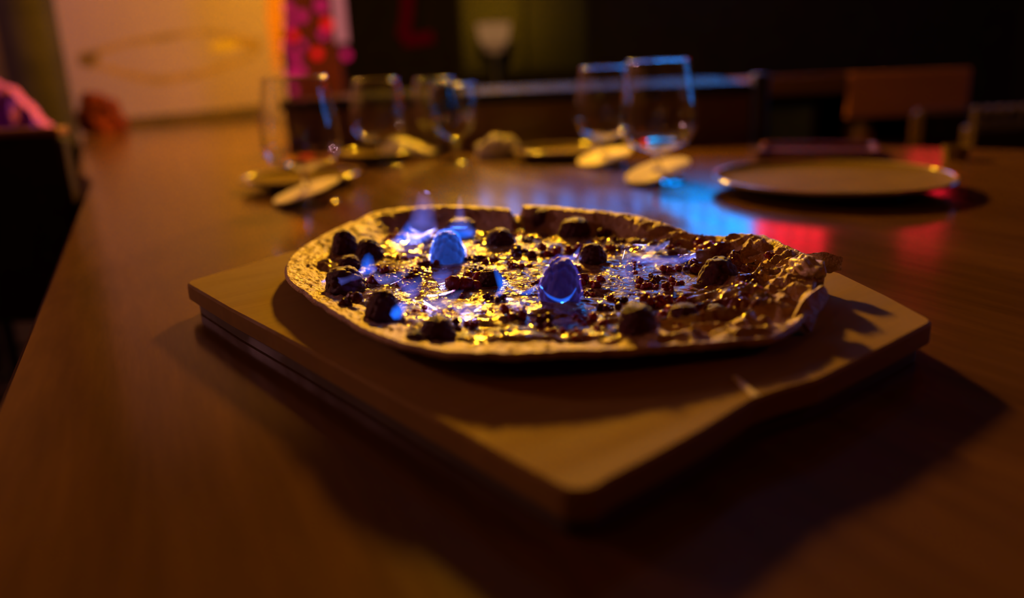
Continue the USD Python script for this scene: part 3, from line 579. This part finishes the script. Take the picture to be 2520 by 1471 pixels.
def printed(name, pts, w, mat_, label, closed=False, th=.0012):
    p_ = np.array([onboard(x, y) for x, y in pts]); ww = np.array(w, float) * 1.7 / FPX * 1.35
    tt = np.linspace(0, len(p_) - 1, 60); from scipy.interpolate import PchipInterpolator
    p2 = np.stack([PchipInterpolator(np.arange(len(p_)), p_[:, i])(tt) for i in (0, 1)], 1); w2 = np.interp(tt, np.arange(len(p_)), ww) / 2
    d = np.gradient(p2, axis=0); d /= np.linalg.norm(d, axis=1, keepdims=True); n2 = np.stack([-d[:, 1], d[:, 0]], 1)
    pg = Polygon(np.vstack([p2 + n2 * w2[:, None], (p2 - n2 * w2[:, None])[::-1]])).buffer(.002)
    pg = pg if pg.geom_type == 'Polygon' else max(pg.geoms, key=lambda q: q.area)
    m = extrude(pg, th); m.vertices = np.stack([m.vertices[:, 0], -m.vertices[:, 2], m.vertices[:, 1]], 1)
    part(k, name, m, mat_, False, label)
printed('printed_arc', [(330, 105), (400, 92), (500, 80), (580, 92), (640, 108)], [10, 14, 8, 12, 16], 'brown_print', 'upper arc of the printed oval')
printed('printed_arc', [(196, 148), (260, 168), (330, 186), (400, 197), (480, 184), (560, 160), (630, 135)], [20, 12, 16, 18, 14, 10, 8], 'brown_print', 'lower arc of the printed oval')
printed('printed_arc', [(200, 150), (260, 122), (340, 98)], [22, 12, 8], 'brown_print', 'left arc of the printed oval')
printed('printed_dot', [(196, 152), (215, 146), (240, 136)], [24, 40, 18], 'brown_print', 'dark smudge at the left tip of the oval')
printed('printed_dot', [(588, 104), (612, 112), (640, 118)], [14, 26, 18], 'brown_print', 'dark smudge at the right tip of the oval')
printed('printed_dot', [(520, 116), (560, 112), (585, 108)], [16, 26, 14], 'olive_print', 'olive smudge at the right of the oval')
printed('painted_glow_band', [(676, -60), (678, 60), (684, 180)], [46, 42, 10], 'painted_orange_glow', 'orange lamp glow painted along the right edge')  # glow of the nearby lamp, painted as a tapering band
printed('dark_foot_strip', [(300, 302), (450, 290), (650, 270)], [22, 24, 26], 'dark_strip', 'dark strip at the foot of the board', th=.012)  # dark strip along the foot of the panel
g = G(268, 322); solo('pouch', crumple([g[0], g[1] - .03, TZ], (.075, .05, .080), 11), 'red_cloth', 'dark red rounded cloth pouch at the far left end of the table', 'pouch', smooth=40)

# ------------------------------------------------------------------ light garland, far lamp, window, neon
YG = 3.3
a, b = at(700, 120, YG), at(862, 120, YG)
k = thing('light_garland', 'hanging garland of pink and red lights right of the cream board', 'lights', ((a[0] + b[0]) / 2, YG, 0))
cx = (a[0] + b[0]) / 2
part(k, 'pole', tube([[0, .06, 0], [0, .06, 2.2]], .012), 'black_metal', 40); part(k, 'base_plate', lathe([(0, 0), (.16, 0), (.15, .02), (0, .02)][::-1], 40).apply_translation([0, .06, 0]), 'black_metal', 40)
part(k, 'hanging_cloth', join(box(a[0] - cx, b[0] - cx - .05, .03, .045, .75, 2.2)), 'garland_cloth', False, 'dark red cloth behind the lights')
LED = [(708, 20, 34, 'pink_led'), (712, 60, 30, 'pink_led'), (722, 88, 30, 'red_led'), (742, 40, 34, 'pink_led'), (790, 14, 38, 'pink_led'), (806, 60, 36, 'red_led'), (780, 132, 32, 'red_led'), (726, 140, 34, 'pink_led'), (716, 182, 34, 'pink_led'), (738, 175, 34, 'pink_led'), (722, 222, 26, 'pink_led'),
       (852, 135, 30, 'pink_led'), (795, 85, 28, 'pink_led'), (745, 110, 24, 'pink_led'), (704, 110, 26, 'pink_led')]
for x, y, w, mm in LED:
    p_ = at(x, y, YG); s = ico2.copy(); s.apply_scale(w / FPX * YG * .40 * np.array([1, .6, 1])); s.apply_translation([p_[0] - cx, 0, p_[2]]); part(k, 'light_bulb', s, mm, True)
p0, p1 = at(828, -40, YG), at(842, 105, YG)
part(k, 'tube_light', tube([[p0[0] - cx, 0, p0[2]], [p1[0] - cx, 0, p1[2]]], .028, 14), 'pale_pink_led', 40, 'pale pink vertical tube light')
# dim red neon tube on the back wall
YW = YB - .03
k = thing('neon_tube', 'dim red L-shaped neon tube on the dark back wall', 'neon sign', (*at(1010, 60, YW)[:2], 0)); ox = at(1010, 60, YW)[0]
seg = [[at(x, y, YW)[0] - ox, 0, at(x, y, YW)[2]] for x, y in ((1004, -30), (1002, 20), (998, 60), (990, 92), (994, 100), (1030, 96), (1066, 90))]
part(k, 'tube', tube(seg, .034, 12), 'dim_red_tube', 40)
for s in (seg[1], seg[5]): part(k, 'bracket', tube([[s[0], .0, s[2]], [s[0], .03, s[2]]], .012, 8), 'black_metal', 40)
# grey window at the back
a, b = at(1130, -60, YW), at(1440, 165, YW)
k = thing('window_1', None, None, ((a[0] + b[0]) / 2, YB - .02, 0), kind='structure'); hw = (b[0] - a[0]) / 2
part(k, 'pane', box(-hw, -.0, .0, .01, b[2], a[2] + .3), 'grey_glass', False); part(k, 'pane', box(.02, hw, .0, .01, b[2], a[2] + .15), 'grey_glass', False)
part(k, 'frame', join(box(-hw - .03, hw + .03, -.01, .02, b[2] - .04, b[2]), box(-hw - .03, -hw, -.01, .02, b[2], a[2] + .3), box(hw, hw + .03, -.01, .02, b[2], a[2] + .3), box(0, .02, -.01, .02, b[2], a[2] + .3)), 'dark_frame', False)
YL = 3.9; a, b, c2 = at(1172, 60, YL), at(1258, 104, YL), at(1214, 132, YL); xm = (a[0] + b[0]) / 2; hw = (b[0] - a[0]) / 2
k = thing('table_lamp', 'small tan glowing lamp in the dark room behind the bar counter', 'lamp', (xm, YL, 0))
part(k, 'shade', lathe([(hw * .80, b[2]), (hw, a[2]), (hw * .97, a[2]), (hw * .77, b[2]), (hw * .80, b[2])], 40), 'lamp_paper', 40, 'tan paper shade glowing softly')
part(k, 'globe', lathe([(0, c2[2]), (hw * .45, c2[2] + .008), (hw * .66, b[2] - .004), (0, b[2] + .002)][::-1], 40), 'lamp_paper_low', 40, 'dimmer lower glow of the lamp')
part(k, 'pole', tube([[0, 0, .02], [0, 0, c2[2] + .01]], .012), 'black_metal', 40); part(k, 'base', lathe([(0, 0), (.13, 0), (.12, .02), (0, .022)][::-1], 40), 'black_metal', 40)

# ------------------------------------------------------------------ right side: low shelf, boxes, chair, slats
YS = 1.95
a, b = at(1872, 195, YS), at(2392, 178, YS); xs0, xs1 = a[0], b[0]; zt = (a[2] + b[2]) / 2
k = thing('low_shelf', 'low dark wooden shelf standing beyond the right end of the table', 'shelf', ((xs0 + xs1) / 2, YS, 0)); hw = (xs1 - xs0) / 2
zs = at(2100, 352, YS)[2] - .01
part(k, 'top_board', box(-hw, hw, .0, .32, zt - .02, zt, .003), 'shelf_wood'); part(k, 'back_panel', box(-hw, hw, .30, .32, 0, zt - .02), 'panel_wood', False)
part(k, 'shelf_board', box(-hw, hw, .0, .30, zs - .02, zs, .002), 'shelf_wood')
for s in (-1, 1): part(k, 'side_panel', box(*sorted((s * hw, s * (hw - .02))), .0, .30, 0, zt - .02, .002), 'panel_wood')
p0, p1 = at(2090, 190, YS - .02), at(2384, 278, YS - .02); xm = (xs0 + xs1) / 2; pz = at(1880, 236, YS - .02)
part(k, 'drawer_front', box(p0[0] - xm + .004, p1[0] - xm, -.012, -.0005, p1[2], p0[2] + .01, .001), 'drawer_wood', label='orange-brown drawer front at the upper right of the shelf')
part(k, 'drawer_front', box(-hw, p0[0] - xm, -.012, -.0005, pz[2], p0[2] + .01, .001), 'panel_wood', label='dark drawer front at the upper left of the shelf')
p0, p1 = at(1888, 250, YS + .05), at(2014, 350, YS + .05); zz = zs
k = thing('framed_print', 'dim green framed print leaning in the low shelf', 'picture', ((p0[0] + p1[0]) / 2, YS + .08, zs + .0003)); hw = (p1[0] - p0[0]) / 2; hh = min(p0[2], zt - .022) - zs
part(k, 'print', box(-hw + .012, hw - .012, -.006, .0, .012, hh - .012), 'green_print', False, 'dim green print'); part(k, 'frame', join(box(-hw, hw, -.01, .012, 0, .012), box(-hw, hw, -.01, .012, hh - .012, hh), box(-hw, -hw + .012, -.01, .012, .012, hh - .012), box(hw - .012, hw, -.01, .012, .012, hh - .012)), 'panel_wood', False)
p0, p1 = at(2082, 292, YS + .1), at(2142, 345, YS + .1); hw = (p1[0] - p0[0]) / 2; hh = min(p0[2], zt - .025) - zs
k = thing('jar', 'small yellow jar in the middle of the low shelf', 'jar', ((p0[0] + p1[0]) / 2, YS + .1, zs + .0003))
part(k, 'body', lathe([(0, 0), (hw * .9, 0), (hw, hh * .15), (hw, hh * .7), (hw * .7, hh * .85), (0, hh * .85)][::-1], 40), 'yellow_print', 40); part(k, 'lid', lathe([(0, hh * .85), (hw * .72, hh * .85), (hw * .72, hh), (0, hh)][::-1], 40), 'brass', 40)
p0, p1 = at(2248, 268, 1.62), at(2384, 268, 1.62)
k = thing('dining_chair', 'black low-backed chair in front of the shelf at the right', 'chair', ((p0[0] + p1[0]) / 2, 1.62, 0)); hw = (p1[0] - p0[0]) / 2
part(k, 'backrest', box(-hw, hw, -.02, .02, p0[2] - .16, p0[2], .012), 'leather')
part(k, 'seat', box(-hw - .03, hw + .03, -.0, .26, .44, .48, .01), 'leather')
for s in (-1, 1):
    part(k, 'back_post', box(*sorted((s * hw * .8, s * (hw * .8 - .02))), -.015, .01, 0, p0[2] - .15, .003), 'black_metal'); part(k, 'leg', box(*sorted((s * hw, s * (hw - .025))), .22, .25, 0, .44, .003), 'black_metal')
p0, p1 = at(2394, 262, 1.45), at(2600, 262, 1.45); hw = (p1[0] - p0[0]) / 2
k = thing('slatted_screen', 'low slatted wooden screen at the far right edge', 'screen', ((p0[0] + p1[0]) / 2, 1.45, 0)); n = 7
for i in range(n):
    x = -hw + (i + .1) * 2 * hw / n; part(k, 'slat', box(x, x + 2 * hw / n * .62, -.008, .008, .05, p0[2], .003), 'slat_wood')
part(k, 'rail', box(-hw, hw, .008, .03, p0[2] - .08, p0[2] - .04, .003), 'slat_wood'); part(k, 'rail', box(-hw, hw, .008, .03, .0, .1, .003), 'slat_wood')

# ------------------------------------------------------------------ lamps and tube lights out of view, with added fill globes
def pendant(name, label, x, y, z, r, mat_):
    k = thing(name, label, 'lamp', (x, y, z))
    s = trimesh.creation.icosphere(3, r); part(k, 'bulb', s, mat_, True)
    part(k, 'cap', lathe([(0, r * .92), (r * .5, r * .9), (r * .42, r * 1.5), (0, r * 1.55)][::-1], 32), 'brass', 40); part(k, 'cord', tube([[0, 0, r * 1.5], [0, 0, ZC - z]], .004, 8), 'black_metal', 40)
pendant('unseen_pendant', 'unseen amber globe lamp beyond the glasses, lighting the tart from behind', -.06, 1.90, 1.41, .060, 'amber_bulb')  # out of view, placed to light the tart from behind
pendant('unseen_pendant', 'unseen amber globe lamp behind the column, lighting the left wall', -1.9, 3.15, 1.80, .10, 'amber_globe')  # out of view, placed to light the far left wall
pendant('unseen_pendant', 'unseen rose globe lamp lighting the cream board and the cushion', -2.0, 1.2, 1.55, .06, 'rose_bulb')  # out of view, placed to light the cream board and cushion
pendant('unseen_pendant', 'added dim orange fill globe behind the viewer', -.9, -.6, 2.1, .09, 'orange_fill_globe')  # added fill that lifts the dark front of the table
pendant('unseen_pendant', 'added dim crimson fill globe to the right of the viewer', 1.5, -.3, 2.0, .09, 'crimson_fill_globe')  # added fill that reddens the right of the table
YN = YB - .06
k = thing('unseen_tube_light', 'unseen blue and red tube light high on the back wall, reflected in the table', 'neon sign', (1.5, YN, 0))  # out of view, placed for the blue and red table reflections
x0, x2 = -.20, 2.65
part(k, 'backing', box(x0 - 1.53, x2 - 1.47, .02, .05, 1.38, 2.58, .004), 'black_metal')
for i, x in enumerate([-.15, .02, .18, .34, .49, .63, .76, .90, 1.01, 1.12, 1.23, 1.34, 1.43]):
    x -= 1.5; part(k, 'blue_tube', tube([[x, 0, 1.42], [x, 0, 2.54]], .022, 12), 'blue_tube' if i > 6 else 'dim_blue_tube', 40)
for i, x in enumerate([1.54, 1.65, 1.76, 1.87, 2.45, 2.58]):
    x -= 1.5; part(k, 'red_tube', tube([[x, 0, 1.42 if i < 4 else 1.40], [x, 0, 1.80 if i < 4 else 1.64]], .022, 12), 'red_tube', 40)
k = thing('unseen_tube_light', 'unseen blue tube light on the right wall, streaking the glasses', 'neon sign', (X1 - .04, 2.0, 0))  # out of view, placed to put blue streaks on the glasses
part(k, 'backing', box(.005, .035, -.32, .40, .95, 1.62, .004), 'black_metal')
for i in range(3): part(k, 'blue_tube', tube([[-.02, -.20 + i * .24, 1.0], [-.02, -.45 + i * .24, 1.57]], .024, 12), 'blue_tube', 40)
